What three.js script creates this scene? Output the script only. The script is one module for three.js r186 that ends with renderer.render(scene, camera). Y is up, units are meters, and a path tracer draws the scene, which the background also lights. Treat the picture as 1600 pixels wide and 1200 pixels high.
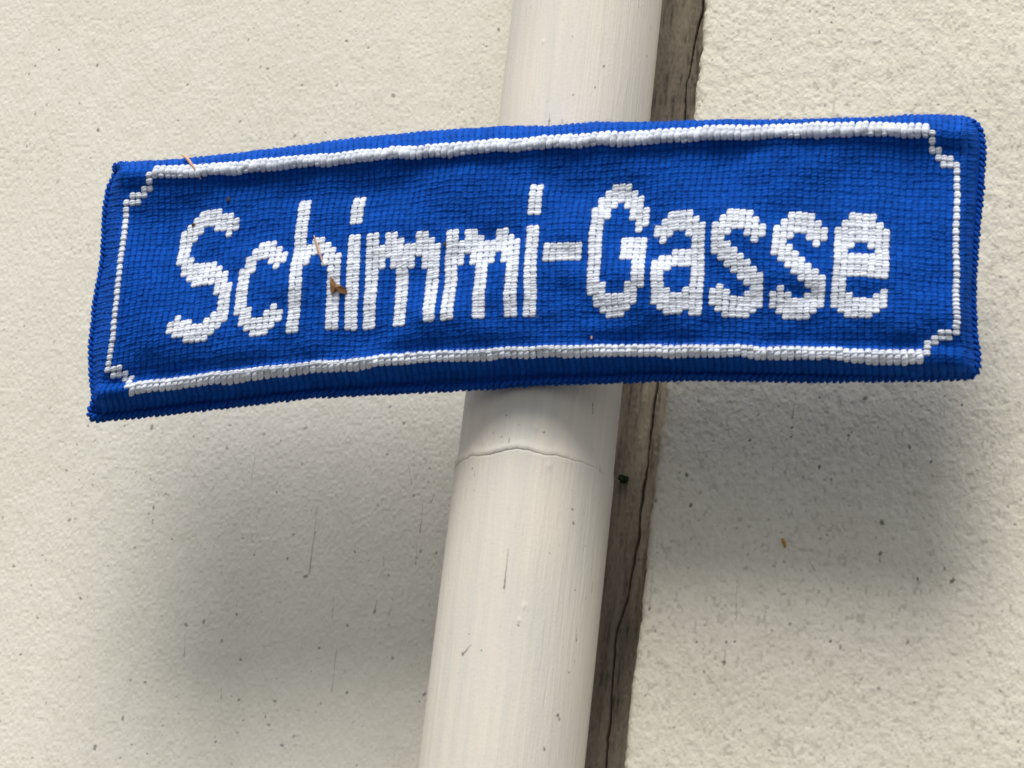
import * as THREE from 'three';
import { mergeGeometries } from 'three/addons/utils/BufferGeometryUtils.js';

// ---------------------------------------------------------------- camera, sky, sun, exposure
const scene = new THREE.Scene();
const camera = new THREE.PerspectiveCamera(13.6855, 4 / 3, 0.05, 300);
camera.position.set(0.5199805, -0.7713648, 2.1029289);
camera.up.set(-0.0229195, 0.932456, 0.3605558);
camera.lookAt(0.5199805 - 0.2429622, -0.7713648 + 0.3446429, 2.1029289 - 0.9067473);
camera.focus = 2.5; camera.userData.fStop = 18;    // focused a little behind the sign

const SKY_LEVEL = 0.55;                         // luminance of the overcast sky at the zenith
{
  const W = 128, H = 64, d = new Float32Array(W * H * 4);
  for (let j = 0; j < H; j++) {
    const el = ((j + 0.5) / H - 0.5) * Math.PI;
    const k = (1 + 2 * Math.max(0, Math.sin(el))) / 3;       // standard overcast sky
    for (let i = 0; i < W; i++) {
      const o = (j * W + i) * 4;
      d[o] = SKY_LEVEL * k * 0.965; d[o + 1] = SKY_LEVEL * k * 0.99; d[o + 2] = SKY_LEVEL * k * 1.04; d[o + 3] = 1;
    }
  }
  const sky = new THREE.DataTexture(d, W, H, THREE.RGBAFormat, THREE.FloatType);
  sky.mapping = THREE.EquirectangularReflectionMapping;
  sky.magFilter = sky.minFilter = THREE.LinearFilter; sky.needsUpdate = true;
  scene.background = sky; scene.environment = sky;
}
const sun = new THREE.DirectionalLight(new THREE.Color(1, 0.97, 0.91), 2.0);
{
  const el = 58 * Math.PI / 180, az = -7 * Math.PI / 180;    // az < 0: from the side of the smooth wall
  sun.position.set(Math.sin(az) * Math.cos(el) * 6, Math.sin(el) * 6, Math.cos(az) * Math.cos(el) * 6);
}
sun.castShadow = true; sun.shadow.radius = 60; sun.shadow.mapSize.set(2048, 2048);
Object.assign(sun.shadow.camera, { left: -1.5, right: 1.5, top: 1.5, bottom: -1.5, near: 0.5, far: 14 });
scene.add(sun, sun.target);
const renderer = new THREE.WebGLRenderer({ antialias: true });
renderer.toneMapping = THREE.LinearToneMapping;
renderer.toneMappingExposure = 2.05;
renderer.shadowMap.enabled = true;

// ---------------------------------------------------------------- helpers
let seed = 20231;
const rnd = () => { seed = (seed + 0x6D2B79F5) | 0; let t = Math.imul(seed ^ (seed >>> 15), 1 | seed); t = (t + Math.imul(t ^ (t >>> 7), 61 | t)) ^ t; return ((t ^ (t >>> 14)) >>> 0) / 4294967296; };
const TAB = new Float32Array(65536); for (let i = 0; i < 65536; i++) TAB[i] = rnd();
const V = (x, y, z) => new THREE.Vector3(x, y, z);
const clamp = (x, a, b) => x < a ? a : x > b ? b : x;
const smooth = (a, b, x) => { const t = clamp((x - a) / (b - a), 0, 1); return t * t * (3 - 2 * t); };
function noise(x, y, px, py, s) {                // value noise that repeats every px by py cells
  const i = Math.floor(x), j = Math.floor(y); let u = x - i, v = y - j; u = u * u * (3 - 2 * u); v = v * v * (3 - 2 * v);
  const i0 = ((i % px) + px) % px, i1 = (i0 + 1) % px, j0 = ((j % py) + py) % py, j1 = (j0 + 1) % py;
  const h = (a, b) => TAB[(a * 7919 + b * 104729 + s * 31337) & 65535];
  const a = h(i0, j0), b = h(i1, j0), c = h(i0, j1), d = h(i1, j1);
  return a + (b - a) * u + (c - a) * v + (a - b - c + d) * u * v;
}
function tex(w, h, data, srgb) {
  const t = new THREE.DataTexture(data, w, h, THREE.RGBAFormat, THREE.UnsignedByteType);
  t.wrapS = t.wrapT = THREE.RepeatWrapping; t.magFilter = THREE.LinearFilter; t.minFilter = THREE.LinearMipmapLinearFilter; t.generateMipmaps = true;
  if (srgb) t.colorSpace = THREE.SRGBColorSpace; t.needsUpdate = true; return t;
}
const lin2s = (c) => 255 * (c <= 0.0031308 ? c * 12.92 : 1.055 * Math.pow(c, 1 / 2.4) - 0.055);
function mesh(name, geometry, material, parent = scene) {
  const o = new THREE.Mesh(geometry, material); o.name = name; o.castShadow = o.receiveShadow = true; parent.add(o); return o;
}
function thing(name, label, category, group) { const o = new THREE.Group(); o.name = name; o.userData = { label, category }; if (group) o.userData.group = group; scene.add(o); return o; }
function tag(o, label, category, group) { o.userData.label = label; o.userData.category = category; if (group) o.userData.group = group; return o; }
const indexed = (pos, idx, uv) => {
  const g = new THREE.BufferGeometry(); g.setAttribute('position', new THREE.Float32BufferAttribute(pos, 3));
  if (uv) g.setAttribute('uv', new THREE.Float32BufferAttribute(uv, 2)); g.setIndex(idx); g.computeVertexNormals(); return g;
};
// paint dark specks and dirt runs (matter on the surface) into two float fields
function stampSpeck(A, n, cu, cv, r, dark) {     // units: texels
  const R = Math.ceil(r * 1.6);
  const ph = rnd() * 6.28, e = 0.25 + 0.35 * rnd();
  for (let y = -R; y <= R; y++) for (let x = -R; x <= R; x++) {
    const a = Math.atan2(y, x), d = Math.hypot(x, y * 0.85) / (r * (1 + e * 0.5 * Math.sin(2 * a + ph) + 0.15 * Math.sin(5 * a + ph * 3)));
    if (d > 1.3) continue;
    const o = (((cv + y) % n + n) % n) * n + ((cu + x) % n + n) % n;
    A[o] = Math.max(A[o], dark * smooth(1.3, 0.55, d));
  }
}
function stampRun(A, n, u0, v0, u1, v1, w, dark) {
  const L = Math.hypot(u1 - u0, v1 - v0), N = Math.ceil(L * 1.5) + 1; let wob = 0;
  for (let k = 0; k <= N; k++) {
    const t = k / N; wob += (rnd() - 0.5) * 0.25; wob *= 0.96;
    const r = Math.max(0.45, w * (0.35 + 0.75 * t * t)), cu = u0 + (u1 - u0) * t + wob, cv = v0 + (v1 - v0) * t;
    const dk = dark * (0.3 + 0.7 * TAB[(k * 13 + 7 * Math.floor(u0)) & 65535]);
    for (let y = -2; y <= 2; y++) for (let x = -Math.ceil(r) - 1; x <= Math.ceil(r) + 1; x++) {
      const px = Math.round(cu) + x, py = Math.round(cv) + y, d = Math.hypot(px - cu, (py - cv) * 0.6) / r;
      const o = ((py % n + n) % n) * n + (px % n + n) % n;
      A[o] = Math.max(A[o], dk * smooth(1.5, 0.4, d));
    }
  }
}
const SPECKS_SMOOTH = [[-0.3145,-0.0139,1.02], [-0.3032,-0.0763,0.72], [-0.3063,-0.0809,0.51], [-0.3021,-0.086,0.51], [-0.3669,-0.0881,0.82], [-0.4048,-0.125,0.72], [-0.3488,-0.1473,0.72], [-0.3792,-0.1638,0.61], [-0.1935,-0.0927,0.61], [-0.1951,-0.1111,0.61], [-0.1798,-0.124,0.92], [-0.1455,-0.1041,0.61], [-0.2276,-0.1549,0.61], [-0.2646,-0.1642,0.82], [-0.2516,-0.1612,0.82], [-0.2199,-0.1881,0.72], [-0.2889,-0.2079,0.61], [-0.3015,-0.2355,0.82], [-0.3192,-0.2576,1.02], [-0.1898,-0.2172,0.72], [-0.1801,-0.2488,0.82], [-0.2166,-0.2179,0.61], [-0.1249,-0.1481,0.82], [-0.1071,-0.06,0.61], [-0.081,-0.207,0.82], [-0.3875,-0.1917,0.61], [-0.2292,-0.249,0.61], [-0.2853,-0.0994,0.51], [-0.376,-0.0493,0.61], [-0.1433,-0.1592,0.61], [-0.1627,-0.177,0.61], [-0.0967,-0.102,0.61], [-0.085,-0.1031,0.61], [-0.3089,-0.0543,0.51], [-0.3127,-0.1072,0.51], [-0.1208,-0.0053,0.61], [-0.2208,-0.1094,0.51], [-0.1181,-0.1205,0.51], [-0.1378,-0.2087,0.61], [-0.1953,-0.2291,0.51], [-0.3646,-0.0139,0.51], [-0.4064,0.2854,0.72], [-0.4404,0.2988,0.61], [-0.458,0.2854,0.61], [-0.4508,0.2432,0.61], [-0.3964,0.2294,0.92], [-0.2816,0.2375,0.61], [-0.2362,0.225,0.72], [-0.1627,0.2593,1.02], [-0.2661,0.2824,0.82], [-0.2056,0.3056,0.72], [-0.2365,0.2679,0.61], [-0.0863,0.3147,0.82], [-0.094,0.3006,0.51], [-0.3291,0.2687,0.61], [-0.4617,0.2776,0.51], [-0.1622,0.291,0.41], [-0.3322,0.2378,0.51]];
const RUNS_SMOOTH = [[-0.1782,-0.0709,-0.1774,-0.1221,0.48], [-0.264,-0.1721,-0.2624,-0.1874,0.36], [-0.0994,-0.066,-0.0984,-0.0882,0.39], [-0.1139,-0.0373,-0.1095,-0.0518,0.3], [-0.1569,-0.139,-0.1559,-0.1543,0.24], [-0.1495,-0.1779,-0.1487,-0.2081,0.27], [-0.231,-0.0272,-0.2314,-0.0512,0.27], [-0.231,-0.2099,-0.2301,-0.2174,0.36], [-0.1234,-0.1068,-0.1229,-0.1138,0.39], [-0.1246,-0.1398,-0.125,-0.149,0.6], [-0.1134,-0.1459,-0.1137,-0.1503,0.36], [-0.0999,-0.0971,-0.0989,-0.1125,0.36], [-0.0915,-0.059,-0.0939,-0.0658,0.36]];
const SPECKS_ROUGH = [[0.1931,-0.0165,0.61], [0.2598,-0.0836,1.02], [0.2601,-0.1056,0.82], [0.3099,-0.123,1.12], [0.1612,-0.1872,0.82], [0.0883,-0.1654,0.61], [0.1053,-0.1512,0.61], [0.1225,-0.0535,0.82], [0.2332,-0.0215,0.61], [0.2755,-0.029,0.72], [0.0888,-0.1091,0.51], [0.2869,-0.1224,0.61], [0.2429,0.0061,1.02], [0.2142,-0.0448,0.82], [0.1639,-0.027,0.61], [0.2106,0.0061,0.51], [0.1617,-0.1729,0.51], [0.1674,-0.1726,0.51], [0.1412,-0.1738,0.51], [0.2313,-0.1689,0.61], [0.1928,-0.0235,0.51], [0.3095,0.0025,0.61], [0.2347,-0.0188,0.41], [0.1015,-0.0729,0.82], [0.1277,-0.0756,0.82], [0.2908,-0.039,0.61], [0.3055,0.2253,0.61], [0.1319,0.2299,0.41], [0.1966,0.2967,0.51], [0.1532,0.2839,0.41], [0.1125,0.2659,0.41]];
const RUNS_ROUGH = [[0.1929,0.0012,0.1925,-0.0094,0.6], [0.1926,-0.0429,0.1912,-0.0504,0.42], [0.26,-0.1036,0.2603,-0.1112,0.48], [0.1617,-0.1788,0.1613,-0.1889,0.6], [0.0887,-0.1591,0.0883,-0.1659,0.48], [0.1055,-0.1249,0.1053,-0.1515,0.27], [0.0888,-0.1031,0.0889,-0.11,0.36], [0.2973,0.0022,0.298,-0.0065,0.3], [0.2715,-0.0108,0.2701,-0.0204,0.3], [0.2263,-0.1031,0.2258,-0.11,0.3], [0.2117,-0.1114,0.2167,-0.1197,0.39], [0.1649,-0.1329,0.1669,-0.1566,0.21], [0.2549,-0.0383,0.2548,-0.0427,0.42], [0.233,-0.0189,0.2326,-0.025,0.42], [0.2716,-0.1471,0.2713,-0.1538,0.24], [0.2516,-0.1714,0.2527,-0.1763,0.3]];
const SPECKS_PIPE = [[0.953,-0.1591,0.56], [0.888,-0.2461,1.31], [0.923,-0.2486,0.94], [0.815,-0.1135,0.75], [0.786,-0.1048,0.56], [0.255,-0.1915,0.75], [0.539,-0.1388,0.47], [0.749,-0.2706,1.13], [0.037,-0.1669,0.66], [1.051,-0.1264,0.47], [-1.051,-0.2408,0.47], [-0.158,-0.2097,0.66], [-0.428,-0.2114,0.75], [0.556,0.2237,0.94], [0.195,0.1975,0.75], [0.471,0.2056,0.75], [1.285,0.2469,0.75], [-0.077,0.1766,0.94], [0.089,0.1772,0.56], [1.181,0.1924,0.75], [1.005,0.2788,0.38], [0.309,-0.0546,0.75], [-0.633,-0.0796,0.75], [0.93,-0.0268,0.75], [0.779,-0.1047,0.84], [0.819,-0.1143,0.94], [-0.365,-0.0558,0.56], [-0.231,-0.0593,0.56], [-0.199,-0.0438,0.56]];
const RUNS_PIPE = [[0.029,-0.1396,0.037,-0.1669,0.6], [1.034,-0.184,1.069,-0.1923,0.42], [1.274,-0.1478,1.278,-0.1549,0.3], [-0.304,-0.2057,-0.419,-0.2122,0.66], [0.955,-0.2153,1.0,-0.2154,0.36], [0.924,-0.0246,0.943,-0.0324,0.45], [-0.122,-0.0601,-0.118,-0.0636,0.6], [1.163,-0.0655,1.181,-0.071,0.36], [-0.584,-0.0813,-0.578,-0.0859,0.3], [-0.084,0.1822,-0.081,0.1741,0.48], [0.087,0.1785,0.097,0.1754,0.3]];

// ---------------------------------------------------------------- the setting
const GROUND = -2.4;
{
  const g = new THREE.PlaneGeometry(60, 60); g.rotateX(-Math.PI / 2); g.translate(0, GROUND, 0);
  const o = mesh('ground', g, new THREE.MeshStandardMaterial({ color: new THREE.Color(0.06, 0.059, 0.056), roughness: 0.95 }));
  o.userData.kind = 'structure';
}

// plaster: one square metre of finish, computed texel by texel
const NT = 2048, X0 = -0.56, Y0 = -0.5;
function plaster(rough) {
  const A = new Float32Array(NT * NT), H = new Float32Array(NT * NT), T = new Float32Array(NT * NT);
  for (let y = 0; y < NT; y++) for (let x = 0; x < NT; x++) {
    const u = x / NT, v = y / NT, o = y * NT + x;
    // skewed coordinates stretch the grain along the trowel strokes
    const g1 = noise(u * 512 + 0, v * 400, 512, 400, 1), g2 = noise(u * 256, v * 190, 256, 190, 2), g3 = noise(u * 96, v * 80, 96, 80, 3), g4 = noise(u * 1024, v * 800, 1024, 800, 4);
    const w = noise(u * 24, v * 17, 24, 17, 5), lo = noise(u * 7, v * 6, 7, 6, 6);
    if (rough) { const b = smooth(0.5, 0.85, g2) * 0.9; const st = noise((u + v * 0.12) * 500, v * 220, 500, 220, 8); H[o] = 0.12 * g2 + 0.36 * g1 + 0.1 * b + 0.05 * g3 + 0.22 * g4 + 0.15 * st; }
    else { const s = noise((u + v * 0.35) * 420, (v - u * 0.25) * 120, 420, 120, 7); H[o] = 0.16 * g2 + 0.34 * g1 + 0.2 * s + 0.15 * g3 + 0.15 * g4; }
    const pit = rough ? smooth(0.36, 0.18, g2) * smooth(0.45, 0.3, g1) : smooth(0.24, 0.1, g1) * smooth(0.45, 0.25, w + 0.15);
    A[o] = pit * (rough ? 0.2 : 0.16);
    T[o] = (lo - 0.5) * 0.05 + (w - 0.5) * 0.035 + (g3 - 0.5) * 0.05 + (g1 - 0.5) * (rough ? 0.1 : 0.06);
  }
  const tx = (x) => Math.round((x - X0) * NT), ty = (y) => Math.round((y - Y0) * NT);
  for (const [x, y, r] of rough ? SPECKS_ROUGH : SPECKS_SMOOTH) stampSpeck(A, NT, tx(x), ty(y), r * 2.05 * 1.6, rough ? 0.8 : 0.62);
  for (const [x, y, x2, y2, w] of rough ? RUNS_ROUGH : RUNS_SMOOTH) stampRun(A, NT, tx(x), ty(y), tx(x2), ty(y2), w * 2.4, 0.62);
  for (let k = 0; k < (rough ? 4200 : 2600); k++) stampSpeck(A, NT, Math.floor(rnd() * NT), Math.floor(rnd() * NT), 0.7 + rnd() * rnd() * 2.3, 0.12 + 0.45 * rnd());
  for (let k = 0; k < 26; k++) { const u = rnd() * NT, v = rnd() * NT, l = 8 + rnd() * 40; stampRun(A, NT, u, v, u + (rnd() - 0.5) * 3, v - l, 0.5 + rnd() * 0.4, 0.2 + 0.3 * rnd()); }
  // brown grime with a ragged outline along the broken edge of the rough wall
  if (rough) for (let y = 0; y < NT; y++) for (let x = tx(0.07); x < tx(0.096); x++) {
    const d = x / NT + X0 - 0.0765, g = noise(x / NT * 300, y / NT * 60, 300, 60, 16) * 0.6 + noise(x / NT * 700, y / NT * 220, 700, 220, 17) * 0.4;
    A[y * NT + x] = Math.max(A[y * NT + x], 0.55 * smooth(0.52, 0.72, g + 0.28 - d * 28));
  }
  const c = new Uint8Array(NT * NT * 4), b = new Uint8Array(NT * NT * 4);
  const base = rough ? [0.648, 0.612, 0.515] : [0.662, 0.635, 0.548], dirt = [0.075, 0.068, 0.056];
  for (let o = 0; o < NT * NT; o++) {
    const t = 1 + T[o], a = Math.min(1, A[o]);
    for (let k = 0; k < 3; k++) c[o * 4 + k] = lin2s((base[k] * (t + (k === 2 ? T[o] * 0.35 : 0))) * (1 - a) + dirt[k] * a);
    c[o * 4 + 3] = 255;
    const h = clamp((H[o] - a * 0.25) * 255, 0, 255); b[o * 4] = b[o * 4 + 1] = b[o * 4 + 2] = h; b[o * 4 + 3] = 255;
  }
  return new THREE.MeshStandardMaterial({ map: tex(NT, NT, c, true), bumpMap: tex(NT, NT, b, false), bumpScale: rough ? 0.0009 : 0.0008, roughness: 0.93 });
}
const smoothPlaster = plaster(false), roughPlaster = plaster(true);
const planar = (g) => {   // uv in metres of finish, from the object's own x and y
  const p = g.attributes.position, uv = new Float32Array(p.count * 2);
  for (let i = 0; i < p.count; i++) { uv[i * 2] = p.getX(i) + p.getZ(i) * 0.5 - X0; uv[i * 2 + 1] = p.getY(i) - Y0; }
  g.setAttribute('uv', new THREE.BufferAttribute(uv, 2)); return g;
};
const WALL_TOP = 2.6;
{
  const g = new THREE.BoxGeometry(4, WALL_TOP - GROUND, 0.25); g.translate(-2.02, (WALL_TOP + GROUND) / 2, -0.125);
  tag(mesh('rendered_wall', planar(g), smoothPlaster), 'smooth cream rendered wall with small dark specks, behind the sign end reading Schimmi', 'wall');
}
// the rough wall stands proud of the smooth one; its edge is worn and uneven
const PROUD = 0.045;
const EDGE = [[-2.4, 0.0765], [-0.4, 0.0752], [-0.263, 0.0754], [-0.204, 0.0747], [-0.151, 0.0768], [-0.114, 0.0769], [-0.081, 0.0762], [-0.034, 0.0783], [0.0135, 0.0779], [0.1, 0.079], [0.217, 0.0791], [0.258, 0.0792], [0.284, 0.0802], [0.316, 0.0797], [0.6, 0.079], [2.6, 0.08]];
const lut = (t, x) => { let k = 0; while (k < t.length - 2 && t[k + 1][0] < x) k++; const f = clamp((x - t[k][0]) / (t[k + 1][0] - t[k][0]), 0, 1); return t[k][1] + (t[k + 1][1] - t[k][1]) * f; };
{
  const ys = []; for (let y = GROUND; y < -0.5; y += 0.05) ys.push(y); for (let y = -0.5; y < 0.6; y += 0.0022) ys.push(y); for (let y = 0.6; y <= WALL_TOP + 0.001; y += 0.05) ys.push(y);
  // across: up the return, round the arris, then along the face
  const cross = [[0, -0.03], [0, 0.01], [0, PROUD - 0.012], [0.0003, PROUD - 0.007], [0.0012, PROUD - 0.0035], [0.003, PROUD - 0.0012], [0.0055, PROUD - 0.0002]];
  for (let x = 0.0078; x < 0.36; x += 0.0024) cross.push([x, PROUD]); for (let x = 0.37; x <= 4; x += 0.12) cross.push([x, PROUD]);
  const pos = [], idx = [], n = cross.length;
  for (const y of ys) {
    const e = lut(EDGE, y) + (noise(y * 90 + 500, 0.5, 4096, 8, 11) - 0.5) * 0.0022 + (noise(y * 320 + 900, 0.5, 8192, 8, 12) - 0.5) * 0.0016;
    for (const [x, z] of cross) {
      const bump = (noise(x * 190, y * 170 + 700, 4096, 4096, 13) - 0.5) * 0.0004 + (noise(x * 400, y * 370 + 1500, 4096, 4096, 14) - 0.5) * 0.0005;
      const face = z > PROUD - 0.006 ? 1 : 0.6;
      pos.push(e + x - (1 - smooth(0.001, 0.006, x)) * bump * 0.9, y, z + bump * face + (noise(x * 14, y * 12 + 50, 4096, 4096, 15) - 0.5) * 0.003 * smooth(0, 0.05, x));
    }
  }
  for (let j = 0; j < ys.length - 1; j++) for (let i = 0; i < n - 1; i++) { const a = j * n + i; idx.push(a, a + 1, a + n, a + 1, a + n + 1, a + n); }
  const face = planar(indexed(pos, idx));
  const core = planar(new THREE.BoxGeometry(3.9, WALL_TOP - GROUND, 0.27).toNonIndexed().translate(2.04, (WALL_TOP + GROUND) / 2, -0.115));
  tag(mesh('rendered_wall_001', mergeGeometries([face.toNonIndexed(), core]), roughPlaster), 'rough grained cream rendered wall standing proud of the dark joint, behind the sign end reading Gasse', 'wall');
}
// weathered strip in the joint between the walls, split by a long crack
{
  const W = 256, H = 2048, c = new Uint8Array(W * H * 4), b = new Uint8Array(W * H * 4);      // 0.128 m by 1.024 m
  for (let y = 0; y < H; y++) for (let x = 0; x < W; x++) {
    const u = x / W, v = y / H, o = (y * W + x) * 4;
    const s1 = noise(u * 64, v * 60, 64, 60, 21), s2 = noise(u * 128, v * 160, 128, 160, 22), s3 = noise(u * 20, v * 12, 20, 12, 23), s4 = noise(u * 90, v * 400, 90, 400, 24);
    const dark = smooth(0.62, 0.9, s1) * 0.55 + smooth(0.7, 0.95, s2) * 0.5;
    const k = clamp(0.72 + 0.5 * (s3 - 0.5) + 0.25 * (s2 - 0.5) + 0.12 * (s4 - 0.5) - dark * 0.45, 0.2, 1.2);
    c[o] = lin2s(0.48 * k); c[o + 1] = lin2s(0.408 * k); c[o + 2] = lin2s(0.31 * k); c[o + 3] = 255;
    const h = clamp((0.5 + 0.4 * (s1 - 0.5) + 0.35 * (s2 - 0.5) + 0.2 * (s4 - 0.5) - dark * 0.5) * 255, 0, 255); b[o] = b[o + 1] = b[o + 2] = h; b[o + 3] = 255;
  }
  const m = new THREE.MeshStandardMaterial({ map: tex(W, H, c, true), bumpMap: tex(W, H, b, false), bumpScale: 0.0016, roughness: 0.95 });
  const strip = thing('joint_strip', 'weathered grey brown strip with a long crack, in the joint beside the downpipe', 'joint strip');
  const CRACK = [[-2.4, 0.055], [-0.6, 0.056], [-0.2526, 0.0545], [-0.2209, 0.054], [-0.1888, 0.0531], [-0.1551, 0.0516], [-0.1249, 0.0577], [-0.0951, 0.0599], [-0.0665, 0.0603], [-0.028, 0.0613], [0.0306, 0.0636], [0.15, 0.064], [0.2596, 0.0632], [0.2993, 0.065], [0.3314, 0.0694], [0.6, 0.066], [2.6, 0.066]];
  const ys = []; for (let y = GROUND; y < -0.5; y += 0.1) ys.push(y); for (let y = -0.5; y < 0.6; y += 0.004) ys.push(y); for (let y = 0.6; y <= WALL_TOP + 0.001; y += 0.1) ys.push(y);
  const crack = (y) => lut(CRACK, y) + (noise(y * 60 + 300, 0.5, 4096, 8, 25) - 0.5) * 0.0026 + (noise(y * 220 + 800, 0.5, 4096, 8, 26) - 0.5) * 0.0012;
  const gap = (y) => 0.00015 + 0.0006 * noise(y * 40 + 100, 0.5, 4096, 8, 27);
  const piece = (edges) => {           // a slab whose cross section is a run of (x, z) points
    const pos = [], idx = []; let n = 0;
    for (const y of ys) { const e = edges(y); n = e.length; for (const [x, z] of e) pos.push(x, y, z); }
    for (let j = 0; j < ys.length - 1; j++) for (let i = 0; i < n - 1; i++) { const a = j * n + i; idx.push(a, a + 1, a + n, a + 1, a + n + 1, a + n); }
    const g = indexed(pos, idx), p = g.attributes.position, uv = [];
    for (let i = 0; i < p.count; i++) uv.push((p.getX(i) + 0.02) / 0.128, p.getY(i) / 1.024);
    g.setAttribute('uv', new THREE.Float32BufferAttribute(uv, 2)); return g;
  };
  const dz = (x, y, s) => (noise(x * 120 + 30, y * 45 + 300, 4096, 4096, s) - 0.5) * 0.0016;
  mesh('strip_panel', piece((y) => { const k = crack(y) - gap(y), r = [[-0.0195, -0.08], [-0.0195, -0.002]]; for (let i = 1; i <= 14; i++) { const x = -0.0195 + (k - 0.001 + 0.0195) * i / 14; r.push([x, -0.002 + dz(x, y, 28)]); } r.push([k - 0.0003, -0.0032], [k, -0.006], [k, -0.08]); return r; }), m, strip);
  mesh('strip_panel', piece((y) => { const k = crack(y) + gap(y), r = [[k, -0.08], [k, -0.0055], [k + 0.0004, -0.0025]]; for (let i = 1; i <= 6; i++) { const x = k + 0.001 + (0.1 - k) * i / 6; r.push([x, -0.001 + dz(x, y, 29)]); } r.push([0.101, -0.08]); return r; }), m, strip);
  const back = new THREE.BoxGeometry(0.12, WALL_TOP - GROUND, 0.1); back.translate(0.04, (WALL_TOP + GROUND) / 2, -0.09);
  mesh('backing', back, new THREE.MeshStandardMaterial({ color: new THREE.Color(0.38, 0.33, 0.26), roughness: 1 }), strip);
}

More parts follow.
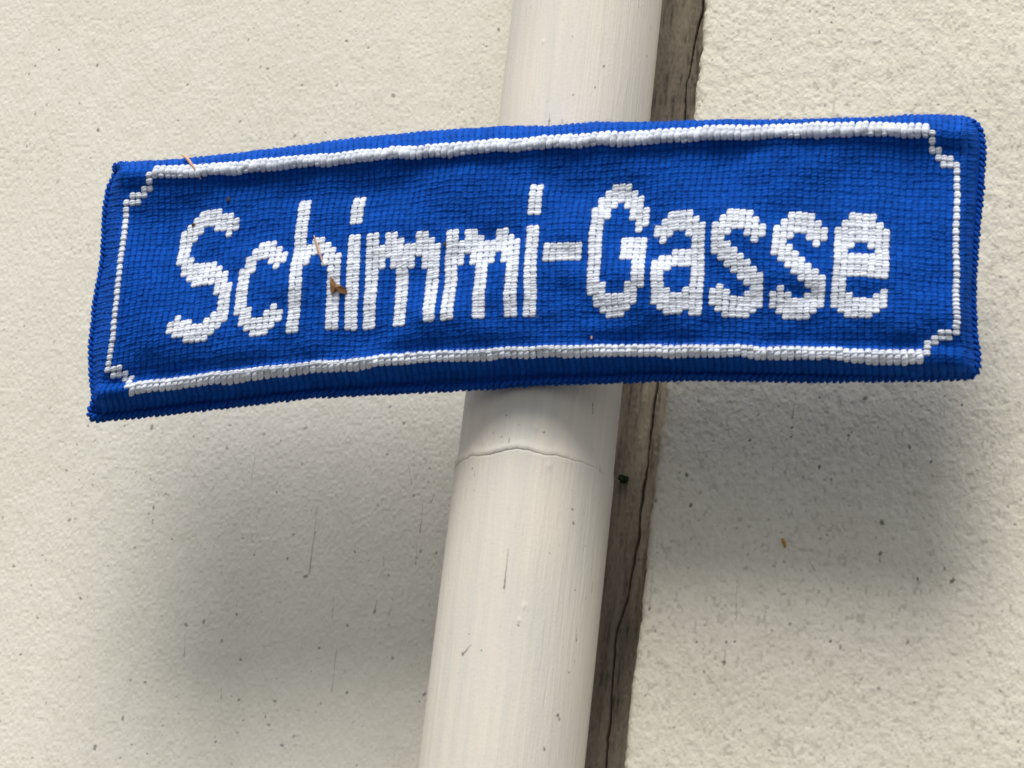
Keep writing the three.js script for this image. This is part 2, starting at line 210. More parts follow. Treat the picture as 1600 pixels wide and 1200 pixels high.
// ---------------------------------------------------------------- downpipe
const ZP = 0.075, RP = 0.055, ZB = ZP + RP;
{
  const W = 1024, H = 2048, A = new Float32Array(H * H), c = new Uint8Array(W * H * 4), b = new Uint8Array(W * H * 4);   // round the pipe, by 0.7 m of height
  const tx = (th) => Math.round((th / (2 * Math.PI) + 0.5) * W), ty = (y) => Math.round((y + 0.35) / 0.7 * H), ky = H / 0.7 / 1000;
  for (const [th, y, r] of SPECKS_PIPE) stampSpeck(A, H, tx(th), ty(y), r * ky * 0.95, 0.75);
  for (const [th, y, th2, y2, w] of RUNS_PIPE) stampRun(A, H, tx(th), ty(y), tx(th2), ty(y2), w * ky * 0.95, 0.9);
  for (let k = 0; k < 420; k++) stampSpeck(A, H, Math.floor(rnd() * W), Math.floor(rnd() * H), 0.8 + rnd() * rnd() * 2, 0.1 + 0.3 * rnd());
  for (let k = 0; k < 90; k++) { const u = rnd() * W, v = rnd() * H; stampRun(A, H, u, v, u + (rnd() - 0.5) * 2, v - 8 - rnd() * 40, 0.6 + rnd() * 0.5, 0.1 + 0.2 * rnd()); }
  const blobs = [[0.30, -0.178, 5], [0.26, -0.188, 4], [0.42, -0.078, 7], [0.2, -0.052, 6], [-0.5, -0.062, 6], [0.7, -0.02, 4], [-0.3, 0.24, 4]];
  for (let y = 0; y < H; y++) for (let x = 0; x < W; x++) {
    const u = x / W, v = y / H, o = (y * W + x) * 4;
    const br = noise(u * 256, v * 18, 256, 18, 31), br2 = noise(u * 512, v * 50, 512, 50, 32), lo = noise(u * 12, v * 9, 12, 9, 33), dr = noise(u * 90, v * 7, 90, 7, 34), fi = noise(u * 300, v * 600, 300, 600, 35);
    const t = 1 + (br - 0.5) * 0.035 + (br2 - 0.5) * 0.035 + (lo - 0.5) * 0.07 + (dr - 0.5) * 0.065, a = A[y * H + x];
    const warm = (lo - 0.5) * 0.05 + (dr - 0.5) * 0.03;
    c[o] = lin2s(0.668 * (t + warm) * (1 - a) + 0.07 * a); c[o + 1] = lin2s(0.624 * t * (1 - a) + 0.063 * a); c[o + 2] = lin2s(0.545 * (t - warm) * (1 - a) + 0.05 * a); c[o + 3] = 255;
    let h = 0.35 + (br - 0.5) * 0.12 + (br2 - 0.5) * 0.12 + (lo - 0.5) * 0.25 + (fi - 0.5) * 0.05;
    for (const [th, yy, r] of blobs) { const d = Math.hypot((x - tx(th)) * 1.0, (y - ty(yy)) * 0.6) / r; if (d < 2) h += 0.3 * Math.exp(-d * d * 1.5); }
    h = clamp(h * 255, 0, 255); b[o] = b[o + 1] = b[o + 2] = h; b[o + 3] = 255;
  }
  const paint = new THREE.MeshStandardMaterial({ map: tex(W, H, c, true), bumpMap: tex(W, H, b, false), bumpScale: 0.0012, roughness: 0.62 });
  const SEAM = (th) => -0.0705 + (noise(th * 3 + 20, 0.5, 64, 8, 36) - 0.5) * 0.004 + (noise(th * 14 + 90, 0.5, 256, 8, 37) - 0.5) * 0.0022 + 0.0015 * Math.exp(-Math.pow((th + 0.1) / 0.35, 2));
  const tube = (ysOf, rOf, N = 160) => {
    const pos = [], uv = [], idx = [], K = ysOf(0).length;
    for (let i = 0; i <= N; i++) { const th = -Math.PI + i / N * Math.PI * 2, yy = ysOf(th); for (let k = 0; k < K; k++) { const r = rOf(th, k, yy[k]); pos.push(Math.sin(th) * r, yy[k], ZP + Math.cos(th) * r); uv.push(th / (2 * Math.PI) + 0.5, (yy[k] + 0.35) / 0.7); } }
    for (let i = 0; i < N; i++) for (let k = 0; k < K - 1; k++) { const a = i * K + k; idx.push(a, a + K, a + 1, a + 1, a + K, a + K + 1); }
    return indexed(pos, idx, uv);
  };
  const lin = (a, b, n) => Array.from({ length: n + 1 }, (_, i) => a + (b - a) * i / n);
  const pipe = thing('downpipe', 'thick cream painted downpipe carrying the blue knitted sign', 'downpipe');
  const wav = (th, y) => (noise(th * 2 + 40, y * 5 + 60, 64, 64, 38) - 0.5) * 0.0007;
  // the upper length ends in an uneven bead of paint over the lower one; round one side the paint has filled the step
  const fade = (th) => 0.1 + 0.9 * smooth(0.9, -0.3, th);
  const lump = (th) => 0.55 + 0.9 * noise(th * 6 + 25, 0.5, 256, 8, 39);
  mesh('upper_section', tube((th) => { const s = SEAM(th); return [s - 0.0008, s, s + 0.001, s + 0.0021, s + 0.0032, s + 0.0048, s + 0.0075, s + 0.0115, ...lin(s + 0.016, WALL_TOP, 60)]; },
    (th, k, y) => RP - 0.0001 + wav(th, y) * 0.5 - [0.0008, 0, 0, 0, 0.0001, 0.0003, 0.0006, 0.0008, 0.0009][Math.min(k, 8)] + [0, 0.0002, 0.0006, 0.0008, 0.0008, 0.0005, 0.0002, 0, 0][Math.min(k, 8)] * fade(th) * lump(th)), paint, pipe);
  mesh('lower_section', tube((th) => { const s = SEAM(th); return [...lin(GROUND, s - 0.006, 60), s - 0.003, s - 0.0015, s - 0.0004, s + 0.001]; }, (th, k, y) => RP - (k === 64 ? 0.0012 : k === 63 ? 0.0001 : 0) + wav(th, y) * 0.5), paint, pipe);
}

// ---------------------------------------------------------------- the knitted sign
// Its front is a sheet of 137 columns by 39 rows of stitches with a blue margin; KX and KY give the
// place of a stitch in metres, the margins TOP / BOT / LEFT / RIGHT (mm) how far the fabric runs on to the seam.
const KX = [-0.00815, 0.00657, 0.00134, -0.00300, 0.00074, 0.29806, -0.00391, -0.00090, 0.00213, 0.00026, 0.00742, -0.01058, -0.00610, 0.00034, 0.00074, 0.00708, 0.00434, 0.00327, -0.00053, 0.00143, 0.01088, 0.00061, -0.00347, -0.00123];
const KY = [0.06187, -0.08611, 0.00590, 0.00664, -0.00062, 0.01283, 0.00264, 0.01881, -0.00438, -0.00920, -0.01727, -0.00549, 0.01393, -0.00309, -0.01114, 0.00389, -0.00752, -0.00505, 0.00339, -0.00025, 0.00350, 0.00086, -0.00319, 0.00804];
const TOP = [[2.0, -11.24, 16.43], [9.0, -10.37, 16.85], [16.0, -9.81, 18.13], [23.0, -9.33, 19.26], [30.0, -8.95, 20.55], [37.0, -8.67, 22.21], [44.0, -8.24, 22.59], [51.0, -7.80, 22.77], [58.0, -7.34, 22.66], [65.0, -6.84, 22.13], [72.0, -6.18, 20.12], [79.0, -5.82, 20.88], [86.0, -5.14, 18.41], [93.0, -4.64, 17.54], [100.0, -4.18, 16.88], [107.0, -3.66, 15.10], [114.0, -3.33, 14.79], [121.0, -3.17, 15.83], [128.0, -3.28, 19.46], [135.0, -3.43, 21.70]];
const BOT = [[2.0, -8.82, -6.86], [9.0, -8.06, -8.57], [16.0, -7.35, -9.32], [23.0, -6.68, -9.46], [30.0, -6.10, -9.03], [37.0, -5.57, -8.39], [44.0, -4.82, -9.82], [51.0, -4.21, -10.80], [58.0, -3.73, -11.40], [65.0, -3.38, -11.60], [72.0, -3.28, -10.19], [79.0, -3.07, -10.27], [86.0, -3.01, -9.43], [93.0, -3.01, -8.15], [100.0, -2.98, -7.19], [107.0, -2.88, -6.72], [114.0, -2.75, -5.92], [121.0, -2.60, -3.92], [128.0, -2.28, -1.94], [135.0, -1.74, 0.28]];
const LEFT = [[0.0, -16.69, 11.90], [3.0, -22.17, 10.25], [6.0, -22.95, 9.35], [9.0, -22.87, 8.97], [12.0, -22.41, 8.95], [15.0, -22.53, 9.11], [18.0, -24.32, 9.31], [21.0, -25.32, 9.46], [24.0, -25.53, 9.48], [27.0, -24.84, 9.32], [30.0, -23.70, 8.90], [33.0, -20.72, 8.25], [36.0, -16.98, 7.34], [39.0, -11.11, 6.24]];
const RIGHT = [[0.0, 9.66, 12.40], [3.0, 11.85, 10.84], [6.0, 11.40, 9.95], [9.0, 10.69, 9.56], [12.0, 9.30, 9.54], [15.0, 7.96, 9.74], [18.0, 6.96, 10.02], [21.0, 6.04, 10.25], [24.0, 5.87, 10.34], [27.0, 5.97, 10.20], [30.0, 6.10, 9.78], [33.0, 6.27, 9.08], [36.0, 8.20, 8.15], [39.0, 9.06, 7.00]];
const PROFILE = [[-3, 7], [-2.3, 15], [-1.5, 22], [-0.6, 28], [0, 31], [1, 33.5], [2, 32.4], [3.5, 28.4], [8, 27.4], [15, 29.3], [24, 31], [30, 31.5], [33.5, 29], [36, 25.2], [37.3, 27.2], [38.5, 26.6], [39.2, 22.5], [40, 13], [41, 5.5], [42, 3]];
const C0 = -2, C1 = 137.5, R0 = -3, R1 = 42;
function lut3(t, x) { let k = 0; while (k < t.length - 2 && t[k + 1][0] < x) k++; const f = clamp((x - t[k][0]) / (t[k + 1][0] - t[k][0]), 0, 1); return [t[k][1] + (t[k + 1][1] - t[k][1]) * f, t[k][2] + (t[k + 1][2] - t[k][2]) * f]; }
const lutS = (t, x) => (lut(t, x - 0.5) + lut(t, x) * 2 + lut(t, x + 0.5)) / 4;
function relief(c, r) {        // stuffing and slack in the cloth, metres
  const inside = smooth(-1, 5, c) * smooth(138, 131, c) * smooth(1, 6, r) * smooth(39, 34, r);
  const w = 1.5 * Math.sin(c * 0.13 + r * 0.16 + 0.7) * Math.sin(c * 0.05 - r * 0.09 + 1.3) + 1.2 * Math.sin(c * 0.21 - r * 0.28) * Math.sin(c * 0.031 + 2) + 5 * (noise(c * 0.09 + 7, r * 0.13 + 3, 64, 64, 41) - 0.5) + 2.2 * (noise(c * 0.22 + 9, r * 0.3 + 2, 64, 64, 42) - 0.5);
  const lip = (noise(c * 0.16 + 3, 0.5, 64, 8, 43) - 0.5) * 2.2;
  const edge = Math.exp(-Math.pow((r - 1) / 2, 2)) + Math.exp(-Math.pow((r - 38) / 2, 2));
  return (w * inside * 1.3 + lip * edge * 1.9) * 0.001;
}
function sheet(c, r) {
  // the corners are rounded: there the margin is drawn in
  let tc = Math.max(0, (2 - c) / 4, (c - 135) / 2.5), tr = Math.max(0, -r / 3, (r - 39) / 3);
  if (tc > 0 && tr > 0) { const k = Math.max(tc, tr) / Math.pow(tc * tc * tc + tr * tr * tr, 1 / 3); tc *= k; tr *= k; c = c < 2 ? 2 - tc * 4 : 135 + tc * 2.5; r = r < 0 ? -tr * 3 : 39 + tr * 3; }
  const cc = clamp(c, 2, 135), rr = clamp(r, 0, 39), a = cc / 68.5 - 1, b = rr / 19.5 - 1;
  let x = 0, y = 0, k = 0;
  for (let i = 0, pa = 1; i <= 5; i++, pa *= a) for (let j = 0, pb = 1; j <= 4; j++, pb *= b) { if (i + j > 6) continue; x += KX[k] * pa * pb; y += KY[k] * pa * pb; k++; }
  let g = 1;
  if (r < 0) { const o = lut3(TOP, cc), t = -r / 3; x += o[0] * t / 1000; y += o[1] * t / 1000; }
  if (r > 39) { const o = lut3(BOT, cc), t = Math.pow((r - 39) / 3, 1.5); x += o[0] * t / 1000; y += o[1] * t / 1000; }
  const side = (o, t) => { const u = Math.pow(t, 1.35); x += o[0] * u / 1000; y += o[1] * u * (1 - tr) / 1000; g = 0.08 + 0.92 * Math.pow(Math.max(0, 1 - Math.pow(t, 1.6)), 1.1); };
  if (c < 2) side(lut3(LEFT, rr), (2 - c) / 4);
  if (c > 135) side(lut3(RIGHT, rr), (c - 135) / 2.5);
  return V(x, y, ZB + lutS(PROFILE, r) * 0.001 * g + relief(c, r) * g);
}
const frame = (c, r) => {
  const e = 0.25, p = sheet(c, r), du = sheet(Math.min(c + e, C1), r).sub(sheet(Math.max(c - e, C0), r)), dv = sheet(c, Math.min(r + e, R1)).sub(sheet(c, Math.max(r - e, R0)));
  du.divideScalar(Math.min(c + e, C1) - Math.max(c - e, C0)); dv.divideScalar(Math.min(r + e, R1) - Math.max(r - e, R0));
  return { p, du, dv, n: du.clone().cross(dv).negate().normalize() };
};
// one stitch: a plump rounded loop, seen from the front
const RING = [[0, 1], [0.4, 0.93], [0.7, 0.72], [0.92, 0.38], [1, -0.15]], SEG = 10;
class Knit {
  constructor() { this.p = []; this.i = []; this.c = []; this.t = []; }
  stitch(c, r, o = {}) {
    c += (noise(c * 0.3 + 11, r * 0.3 + 7, 64, 64, 45) - 0.5) * 0.3; r += (noise(c * 0.3 + 31, r * 0.3 + 17, 64, 64, 46) - 0.5) * 0.4;
    const f = frame(c + 0.5, r + 0.5), ou = rnd(), ov = rnd(), tw = (rnd() - 0.5) * 0.16, w = (o.w ?? 0.49) * (1 + (rnd() - 0.5) * 0.08), h = (o.h ?? 0.7) * (1 + (rnd() - 0.5) * 0.08), d = (o.d ?? 0.00125) * (1 + (rnd() - 0.5) * 0.4);
    const jx = (rnd() - 0.5) * 0.1, jy = (rnd() - 0.5) * 0.13, sk = (o.skew ?? 0.06) + (rnd() - 0.5) * 0.2, tone = (1 + (rnd() - 0.5) * 0.24) * (0.93 + 0.14 * noise(c * 0.5 + 5, r * 0.5 + 9, 128, 128, 47));
    const base = this.p.length / 3;
    for (let k = 0; k < RING.length; k++) for (let s = 0; s < (k ? SEG : 1); s++) {
      const a = s / SEG * Math.PI * 2 + 0.31, ca = Math.cos(a), sa = Math.sin(a), q = RING[k][0] / Math.pow(Math.pow(Math.abs(ca), 2.8) + Math.pow(Math.abs(sa), 2.8), 1 / 2.8);
      const u = ca * q, v = sa * q - sk * ca * q * 0.8, z = RING[k][1] * d + (o.lift ?? 0.0003) + v * 0.0002;
      const P = f.p.clone().addScaledVector(f.du, (u - v * tw) * w + jx).addScaledVector(f.dv, (v + u * tw) * h + jy).addScaledVector(f.n, z);
      this.p.push(P.x, P.y, P.z); this.c.push(tone, tone, tone); this.t.push(ou + u * 0.1, 0.5 + v * 0.42 + u * 0.05 + (ov - 0.5) * 0.1);
    }
    for (let s = 0; s < SEG; s++) this.i.push(base, base + 1 + (s + 1) % SEG, base + 1 + s);
    for (let k = 1; k < RING.length - 1; k++) for (let s = 0; s < SEG; s++) { const a = base + 1 + (k - 1) * SEG + s, b = base + 1 + (k - 1) * SEG + (s + 1) % SEG; this.i.push(a, b, a + SEG, b, b + SEG, a + SEG); }
  }
  hair(P, D, n, len, r) {               // a loose fibre standing off the yarn: a thin bent tube
    const base = this.p.length / 3, S = D.clone().cross(n).normalize(), bend = (rnd() - 0.5) * len * 0.9, up = len * (0.1 + rnd() * 0.25), M = 3;
    for (let k = 0; k <= M; k++) {
      const t = k / M, q = P.clone().addScaledVector(D, (t - 0.5) * len).addScaledVector(S, bend * (t * t - t)).addScaledVector(n, up * 4 * t * (1 - t)), rr = r * (1 - 0.5 * Math.abs(2 * t - 1));
      for (let s = 0; s < 3; s++) { const a = s * 2.0944, v = q.clone().addScaledVector(S, Math.cos(a) * rr).addScaledVector(n, Math.sin(a) * rr); this.p.push(v.x, v.y, v.z); this.c.push(1.05, 1.05, 1.05); this.t.push(0.5, 0.5); }
    }
    for (let k = 0; k < M; k++) for (let s = 0; s < 3; s++) { const a = base + k * 3 + s, b = base + k * 3 + (s + 1) % 3; this.i.push(a, b, a + 3, b, b + 3, a + 3); }
  }
  fuzz(c, r, count, size = 1) {
    const f = frame(c + 0.5, r + 0.5);
    for (let k = 0; k < count; k++) {
      const a = rnd() * 6.283, D = f.du.clone().normalize().multiplyScalar(Math.cos(a)).addScaledVector(f.dv.clone().normalize(), Math.sin(a));
      this.hair(f.p.clone().addScaledVector(f.du, rnd() - 0.5).addScaledVector(f.dv, rnd() - 0.5).addScaledVector(f.n, 0.0013), D, f.n, (0.0022 + rnd() * 0.003) * size, 0.00007);
    }
  }
  link(P, A, B, N, la, lb, ln) {       // an ellipsoid loop of yarn
    const base = this.p.length / 3, tone = 1 + (rnd() - 0.5) * 0.16, U = 8, W = 6;
    for (let j = 0; j <= W; j++) for (let i = 0; i < U; i++) {
      const t = j / W * Math.PI, a = i / U * Math.PI * 2, q = P.clone().addScaledVector(A, Math.cos(t) * la).addScaledVector(B, Math.sin(t) * Math.cos(a) * lb).addScaledVector(N, Math.sin(t) * Math.sin(a) * ln);
      this.p.push(q.x, q.y, q.z); this.c.push(tone, tone, tone); this.t.push(i / U * 0.2, j / W * 0.2 + base * 0.013);
    }
    for (let j = 0; j < W; j++) for (let i = 0; i < U; i++) { const a = base + j * U + i, b = base + j * U + (i + 1) % U; this.i.push(a, b, a + U, b, b + U, a + U); }
  }
  build(name, m, parent) { const g = indexed(this.p, this.i, this.t); g.setAttribute('color', new THREE.Float32BufferAttribute(this.c, 3)); return mesh(name, g, m, parent); }
}
// strands: fine fibres lying across each stitch (relief and the dye taking unevenly)
const [yarnTint, yarnBump] = (() => {
  const n = 512, a = new Uint8Array(n * n * 4), b = new Uint8Array(n * n * 4);
  for (let y = 0; y < n; y++) for (let x = 0; x < n; x++) {
    const u = x / n, v = y / n, o = (y * n + x) * 4, f3 = noise(u * 20, v * 20, 20, 20, 53);
    const fb = noise(u * 60 + v * 8, v * 14, 60, 14, 54), cr = Math.exp(-Math.pow((v - 0.5 + (f3 - 0.5) * 0.06) / 0.1, 2));      // the two strands of a stitch part at v = 0.5
    const h = 0.62 * (1 - cr) + 0.22 * fb + 0.16 * noise(u * 40, v * 20, 40, 20, 55), k = 0.86 + 0.28 * (0.6 * fb + 0.4 * f3);
    a[o] = a[o + 1] = a[o + 2] = Math.min(255, lin2s(Math.min(1, k))); b[o] = b[o + 1] = b[o + 2] = h * 255; a[o + 3] = b[o + 3] = 255;
  }
  return [tex(n, n, a, true), tex(n, n, b, false)];
})();
const blueYarn = new THREE.MeshPhysicalMaterial({ color: new THREE.Color(0.003, 0.068, 0.385), vertexColors: true, map: yarnTint, bumpMap: yarnBump, bumpScale: 0.0007, roughness: 1, specularIntensity: 0.25 });
const whiteYarn = new THREE.MeshPhysicalMaterial({ color: new THREE.Color(0.69, 0.73, 0.815), vertexColors: true, map: yarnTint, bumpMap: yarnBump, bumpScale: 0.0007, roughness: 1, specularIntensity: 0.3 });
const sign = thing('knitted_sign', 'padded blue knitted street sign lettered Schimmi-Gasse in white, hung across the downpipe', 'sign');

// the lettering, counted off the knitting: for each column the runs of white rows
const F = (...runs) => runs;
const GLYPH = {
  S: [F([3, 8], [19, 20]), F([2, 10], [18, 21]), F([1, 4], [8, 11], [19, 21]), F([0, 3], [9, 12], [19, 22]), F([0, 2], [9, 12], [20, 22]), F([0, 2], [9, 12], [20, 22]), F([0, 3], [9, 12], [19, 22]), F([1, 3], [10, 14], [18, 21]), F([1, 4], [11, 20]), F([2, 3], [13, 19])],
  c: [F([4, 11]), F([2, 13]), F([1, 4], [11, 14]), F([0, 2], [13, 15]), F([0, 2], [13, 15]), F([0, 3], [12, 15]), F([1, 4], [11, 14]), F([2, 3], [12, 13])],
  h: [F([0, 22]), F([0, 22]), F([8, 11]), F([7, 9]), F([7, 9]), F([8, 11]), F([9, 22]), F([10, 22])],
  i: [F([0, 4], [7, 22]), F([0, 4], [7, 22])],
  m: [F([0, 15]), F([0, 15]), F([2, 5]), F([0, 3]), F([0, 5]), F([1, 15]), F([2, 15]), F([2, 5]), F([0, 3]), F([0, 5]), F([1, 15]), F([2, 15])],
  G: [F([4, 18]), F([2, 20]), F([1, 5], [17, 21]), F([0, 3], [19, 22]), F([0, 2], [19, 22]), F([0, 3], [9, 12], [19, 22]), F([1, 5], [9, 12], [17, 21]), F([2, 7], [9, 20]), F([4, 6], [9, 17])],
  a: [F([2, 3], [8, 15]), F([1, 4], [7, 16]), F([0, 3], [7, 9], [13, 17]), F([0, 2], [6, 8], [14, 17]), F([0, 2], [6, 8], [14, 17]), F([0, 3], [6, 8], [13, 16]), F([1, 17]), F([2, 17])],
  s: [F([2, 6], [13, 15]), F([1, 7], [12, 16]), F([0, 3], [5, 8], [13, 17]), F([0, 2], [6, 9], [14, 17]), F([0, 2], [7, 10], [14, 17]), F([0, 3], [8, 11], [13, 17]), F([1, 4], [9, 16]), F([2, 3], [10, 15])],
  e: [F([2, 15]), F([1, 16]), F([0, 4], [6, 9], [13, 17]), F([0, 3], [6, 9], [14, 17]), F([0, 3], [6, 9], [14, 17]), F([0, 4], [6, 9], [14, 17]), F([1, 9], [13, 16]), F([2, 9], [12, 15])],
  '-': Array.from({ length: 6 }, () => F([0, 2])),
};
const WORD = [['S', 12, 8], ['c', 23, 15], ['h', 32, 8], ['i', 41, 8], ['m', 44, 15], ['m', 57, 15], ['i', 70, 8], ['-', 73, 18], ['G', 80, 8], ['a', 90, 13], ['s', 99, 13], ['s', 108, 13], ['e', 117, 13]];
const white = new Map();
for (const [ch, c0, r0] of WORD) {
  const k = new Knit();
  GLYPH[ch].forEach((runs, i) => { for (const [a, b] of runs) for (let r = a; r <= b; r++) { white.set((c0 + i) + ',' + (r0 + r), 1); k.stitch(c0 + i, r0 + r, { w: 0.52, h: 0.62, d: 0.0004, lift: 0.0009, skew: 0.1 }); k.fuzz(c0 + i, r0 + r, 3); k.stitch(c0 + i, r0 + r, { w: 0.55, h: 0.68, d: 0.0011, lift: 0.0008, skew: 0.13 }); } });
  k.build(ch === '-' ? 'hyphen' : 'letter', whiteYarn, sign);
}
{
  const k = new Knit(), put = (c, a, b, o) => { for (let r = a; r <= b; r++) { white.set(c + ',' + r, 1); k.stitch(c, r, o); } };
  const thin = { w: 0.54, h: 0.56, d: 0.002, lift: 0.0005 };
  // the top line is a plump roll: one tall loop over both rows in each column; the bottom line is looser
  for (let c = 7; c <= 129; c++) {
    white.set(c + ',0', 1); white.set(c + ',1', 1);
    const q = noise(c * 0.45 + 4, 0.5, 64, 8, 44); k.stitch(c, 0.5 + (q - 0.5) * 0.35, { w: 0.57 + rnd() * 0.05, h: 1.15 + q * 0.35, d: 0.0028 + q * 0.0016, lift: 0.0006, skew: 0.04 }); k.stitch(c, 1.2, { w: 0.5, h: 0.55, d: 0.0022 + rnd() * 0.001, lift: 0.0004 }); k.fuzz(c, 0, 5, 1.2); k.fuzz(c, 37, 5);
    white.set(c + ',37', 1); white.set(c + ',38', 1);
    k.stitch(c, 36.95, { w: 0.55, h: 0.66, d: 0.0019 + rnd() * 0.0008, lift: 0.0006, skew: 0.15 }); k.stitch(c + 0.1, 37.9, { w: 0.53, h: 0.72, d: 0.0014 + rnd() * 0.0009, lift: 0.0005, skew: 0.12 });
  }
  for (const [c, runs] of [[2, [[5, 33]]], [3, [[4, 5], [33, 34]]], [4, [[4, 5], [33, 34]]], [5, [[3, 4], [34, 35]]], [6, [[1, 3], [35, 37]]]])
    for (const [a, b] of runs) { put(c, a, b, thin); put(136 - c, a, b, thin); }
  k.build('border_line', whiteYarn, sign);
}
{
  const k = new Knit();
  for (let c = C0; c <= 136; c++) for (let r = R0; r < R1; r++) if (!white.has(c + ',' + r)) { k.stitch(c, r); if (rnd() < 0.8) k.fuzz(c, r, 1 + (r < 0 || r > 38 ? 2 : 0)); }
  const o = k.build('knitted_panel', blueYarn, sign); o.userData.kind = 'stuff';
}
// the stuffed body under the stitches, and its back
{
  const pos = [], idx = [], NC = 140, NR = 46;
  for (let s = 0; s < 2; s++) for (let j = 0; j <= NR; j++) for (let i = 0; i <= NC; i++) {
    const c = C0 + (C1 - C0) * i / NC, r = R0 + (R1 - R0) * j / NR, f = frame(c, r);
    if (s) pos.push(f.p.x, f.p.y, ZB + 0.0002); else { const P = f.p.addScaledVector(f.n, 0.0001); pos.push(P.x, P.y, Math.max(P.z, ZB + 0.0008)); }
  }
  const q = (s, j, i) => s * (NR + 1) * (NC + 1) + j * (NC + 1) + i;
  for (let j = 0; j < NR; j++) for (let i = 0; i < NC; i++) { idx.push(q(0, j, i), q(0, j + 1, i), q(0, j, i + 1), q(0, j, i + 1), q(0, j + 1, i), q(0, j + 1, i + 1)); idx.push(q(1, j, i), q(1, j, i + 1), q(1, j + 1, i), q(1, j, i + 1), q(1, j + 1, i + 1), q(1, j + 1, i)); }
  for (let i = 0; i < NC; i++) { idx.push(q(0, 0, i), q(0, 0, i + 1), q(1, 0, i), q(1, 0, i), q(0, 0, i + 1), q(1, 0, i + 1)); idx.push(q(0, NR, i), q(1, NR, i), q(0, NR, i + 1), q(1, NR, i), q(1, NR, i + 1), q(0, NR, i + 1)); }
  for (let j = 0; j < NR; j++) { idx.push(q(0, j, 0), q(1, j, 0), q(0, j + 1, 0), q(1, j, 0), q(1, j + 1, 0), q(0, j + 1, 0)); idx.push(q(0, j, NC), q(0, j + 1, NC), q(1, j, NC), q(1, j, NC), q(0, j + 1, NC), q(1, j + 1, NC)); }
  mesh('cushion_body', indexed(pos, idx), new THREE.MeshPhysicalMaterial({ color: new THREE.Color(0.003, 0.068, 0.385), roughness: 1, specularIntensity: 0.2 }), sign);
}
// the crocheted edging that closes the seam all round
{
  const path = [], N = 400;
  for (let i = 0; i < N; i++) path.push(sheet(C0 + (C1 - C0) * i / N, R0)); for (let i = 0; i < N / 4; i++) path.push(sheet(C1, R0 + (R1 - R0) * i / (N / 4)));
  for (let i = 0; i < N; i++) path.push(sheet(C1 + (C0 - C1) * i / N, R1)); for (let i = 0; i < N / 4; i++) path.push(sheet(C0, R1 + (R0 - R1) * i / (N / 4)));
  const pre = new THREE.CatmullRomCurve3(path.map((p) => V(p.x, p.y, ZB + 0.0035)), true); pre.arcLengthDivisions = 4000;
  let pts = pre.getSpacedPoints(800); pts.pop();
  for (let k = 0; k < 6; k++) pts = pts.map((p, i) => p.clone().multiplyScalar(2).add(pts[(i + 1) % pts.length]).add(pts[(i + pts.length - 1) % pts.length]).multiplyScalar(0.25));
  const curve = new THREE.CatmullRomCurve3(pts, true); curve.arcLengthDivisions = 4000;
  const n = Math.round(curve.getLength() / 0.0043), k = new Knit(), Z = V(0, 0, 1);
  for (let i = 0; i < n; i++) {
    const u = i / n, P = curve.getPointAt(u), T = curve.getTangentAt(u), O = T.clone().cross(Z).negate().normalize();   // O points outwards
    const a = 0.62 + (rnd() - 0.5) * 0.35, A = T.clone().multiplyScalar(Math.cos(a)).addScaledVector(O, Math.sin(a)), B = A.clone().cross(Z);
    k.link(P.clone().addScaledVector(O, -0.0002 + (rnd() - 0.5) * 0.0006).addScaledVector(Z, 0.0028 + (rnd() - 0.5) * 0.0008), A, B, Z, 0.0028 + rnd() * 0.0005, 0.0016, 0.002); if (rnd() < 0.9) for (let q = 0; q < 3; q++) k.hair(P.clone().addScaledVector(O, 0.0012 * rnd()).addScaledVector(Z, 0.004 * rnd()), T.clone().multiplyScalar(rnd() - 0.5).addScaledVector(O, rnd() - 0.3).normalize(), Z, 0.003 + rnd() * 0.003, 0.00007);
    const P2 = curve.getPointAt((u + 0.5 / n) % 1);
    k.link(P2.addScaledVector(O, 0.0004 + (rnd() - 0.5) * 0.0006).addScaledVector(Z, -0.0004), A, B, Z, 0.0027 + rnd() * 0.0005, 0.0016, 0.002);
  }
  const o = k.build('edging', blueYarn, sign); o.userData.kind = 'stuff';
}

// ---------------------------------------------------------------- small things caught on the sign and the walls
const on = (c, r, lift) => { const f = frame(c, r); return f.p.clone().addScaledVector(f.n, lift); };
const straw = new THREE.MeshStandardMaterial({ color: new THREE.Color(0.52, 0.31, 0.2), roughness: 0.8 });
const bark = new THREE.MeshStandardMaterial({ color: new THREE.Color(0.07, 0.035, 0.018), roughness: 0.9 });
function needle(name, pts, r0, label) {
  const curve = new THREE.CatmullRomCurve3(pts), g = new THREE.TubeGeometry(curve, 24, 1, 8, false), p = g.attributes.position, P = V(0, 0, 0);
  for (let i = 0; i < p.count; i++) { const ring = Math.floor(i / 9), t = ring / 24, q = curve.getPointAt(t); P.fromBufferAttribute(p, i).sub(q).multiplyScalar(r0 * (0.25 + 0.75 * Math.sin(Math.PI * Math.min(0.97, 0.12 + t * 0.85)))).add(q); p.setXYZ(i, P.x, P.y, P.z); }
  g.computeVertexNormals(); return tag(mesh(name, g, straw), label, 'dry needle', 'dry needles on the sign');
}
needle('dry_needle', [on(35.18, 14.7, 0.003), on(36.1, 17.1, 0.0026), on(36.6, 18.4, 0.0025), on(37.3, 20.1, 0.002)], 0.00085, 'thin pale brown needle lying across the letter h');
needle('dry_needle_001', [on(11.6, -1.9, 0.0045), on(12.6, -0.6, 0.004), on(13.6, 0.8, 0.0036), on(15, 2.5, 0.0022)], 0.0011, 'pinkish brown needle lying over the white border line above the letter S');
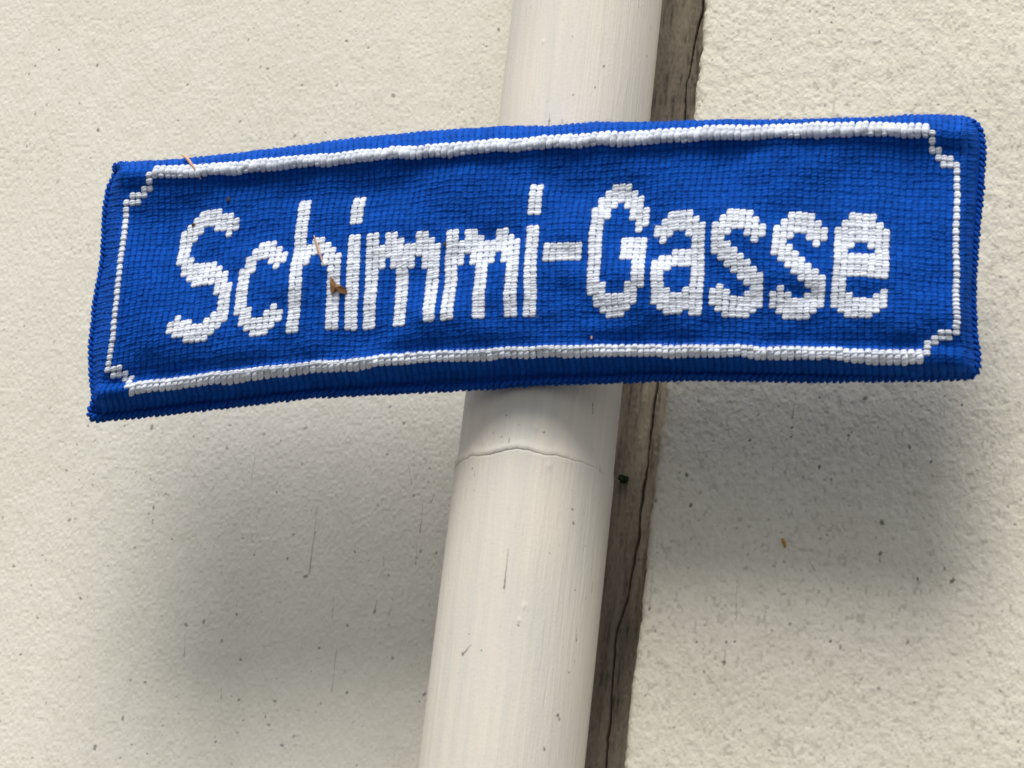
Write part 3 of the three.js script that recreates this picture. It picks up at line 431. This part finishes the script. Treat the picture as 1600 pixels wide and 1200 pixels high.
{
  // crumpled scrap of dead leaf between h and i: a small folded sheet with thickness
  const P = [[38.5, 22.0, 3.2], [39.1, 22.7, 4.4], [39.7, 23.5, 3.4], [40.5, 23.8, 4.6], [41.3, 24.4, 3.0], [41.2, 25.0, 2.6], [40.2, 24.8, 3.6], [39.7, 24.4, 2.6], [39.1, 24.8, 3.4], [38.7, 24.5, 2.6], [38.6, 23.2, 3.8]];
  const mid = on(39.5, 24.0, 0.0046), pos = [], idx = [], n = P.length;
  for (const off of [0, -0.0006]) { pos.push(mid.x, mid.y, mid.z + off); for (const [c, r, l] of P) { const q = on(c, r, l / 1000 + off); pos.push(q.x, q.y, q.z); } }
  for (let i = 0; i < n; i++) { const a = 1 + i, b = 1 + (i + 1) % n, m = n + 1; idx.push(0, b, a, m, m + a, m + b, a, b, m + a, b, m + b, m + a); }
  const g = indexed(pos, idx).toNonIndexed(); g.computeVertexNormals();
  tag(mesh('leaf_scrap', g, new THREE.MeshStandardMaterial({ color: new THREE.Color(0.22, 0.105, 0.035), roughness: 0.85 })), 'crumpled brown scrap of dead leaf caught between the letters h and i', 'leaf');
}
function crumb(name, c, r, s, stretch, turn, material, label) {
  const g = new THREE.IcosahedronGeometry(1, 2), p = g.attributes.position;
  for (let i = 0; i < p.count; i++) { const x = p.getX(i), y = p.getY(i), z = p.getZ(i), k = 0.75 + 0.5 * noise(x * 1.7 + 8 + c, y * 1.7 + z * 1.3 + 8, 64, 64, 61); p.setXYZ(i, x * k * s, y * k * s * stretch, z * k * s * 0.6); }
  g.computeVertexNormals(); g.rotateZ(turn); const q = on(c, r, 0.0019); g.translate(q.x, q.y, q.z);
  return tag(mesh(name, g, material), label, 'plant crumb', 'crumbs on the sign');
}
crumb('bark_crumb', 14.2, 10.2, 0.0016, 0.7, 0.5, bark, 'dark brown crumb of bark on the curve of the letter S');
crumb('bark_crumb_001', 19.85, 6.5, 0.0011, 1.7, -0.1, bark, 'tiny dark seed husk on the blue above the letter S');
crumb('bark_crumb_002', 56.9, 17.4, 0.0011, 1.2, 0.2, bark, 'tiny brown crumb between the two letters m');
crumb('bark_crumb_003', 80.7, 34.9, 0.0006, 2, 0, straw, 'tiny tan chaff flake below the letter G');
{
  const g = new THREE.IcosahedronGeometry(1, 2), p = g.attributes.position;
  for (let i = 0; i < p.count; i++) { const k = 0.6 + 0.8 * noise(p.getX(i) * 2 + 9, p.getY(i) * 2 + p.getZ(i) + 9, 64, 64, 62); p.setXYZ(i, p.getX(i) * k * 0.0014 + p.getY(i) * -0.0011, p.getY(i) * k * 0.0028, p.getZ(i) * k * 0.0011); }
  g.computeVertexNormals(); g.translate(0.1722, -0.1002, PROUD + 0.0005);
  tag(mesh('lichen_fleck', g, new THREE.MeshStandardMaterial({ color: new THREE.Color(0.42, 0.25, 0.03), roughness: 0.9 })), 'ochre yellow fleck of lichen on the rough wall under the sign', 'lichen');
}
{
  const parts = []; for (let k = 0; k < 40; k++) { const g = new THREE.IcosahedronGeometry(0.0009 + rnd() * 0.0009, 1); g.scale(1, 0.8, 1); g.translate(0.0462 + (rnd() - 0.5) * 0.0045, -0.0425 + (rnd() - 0.5) * 0.004, -0.001 + rnd() * 0.003); parts.push(g); }
  tag(mesh('moss_tuft', mergeGeometries(parts), new THREE.MeshStandardMaterial({ color: new THREE.Color(0.025, 0.05, 0.02), roughness: 1 })), 'tiny dark green moss tuft growing in the joint beside the downpipe', 'moss');
}
renderer.render(scene, camera);
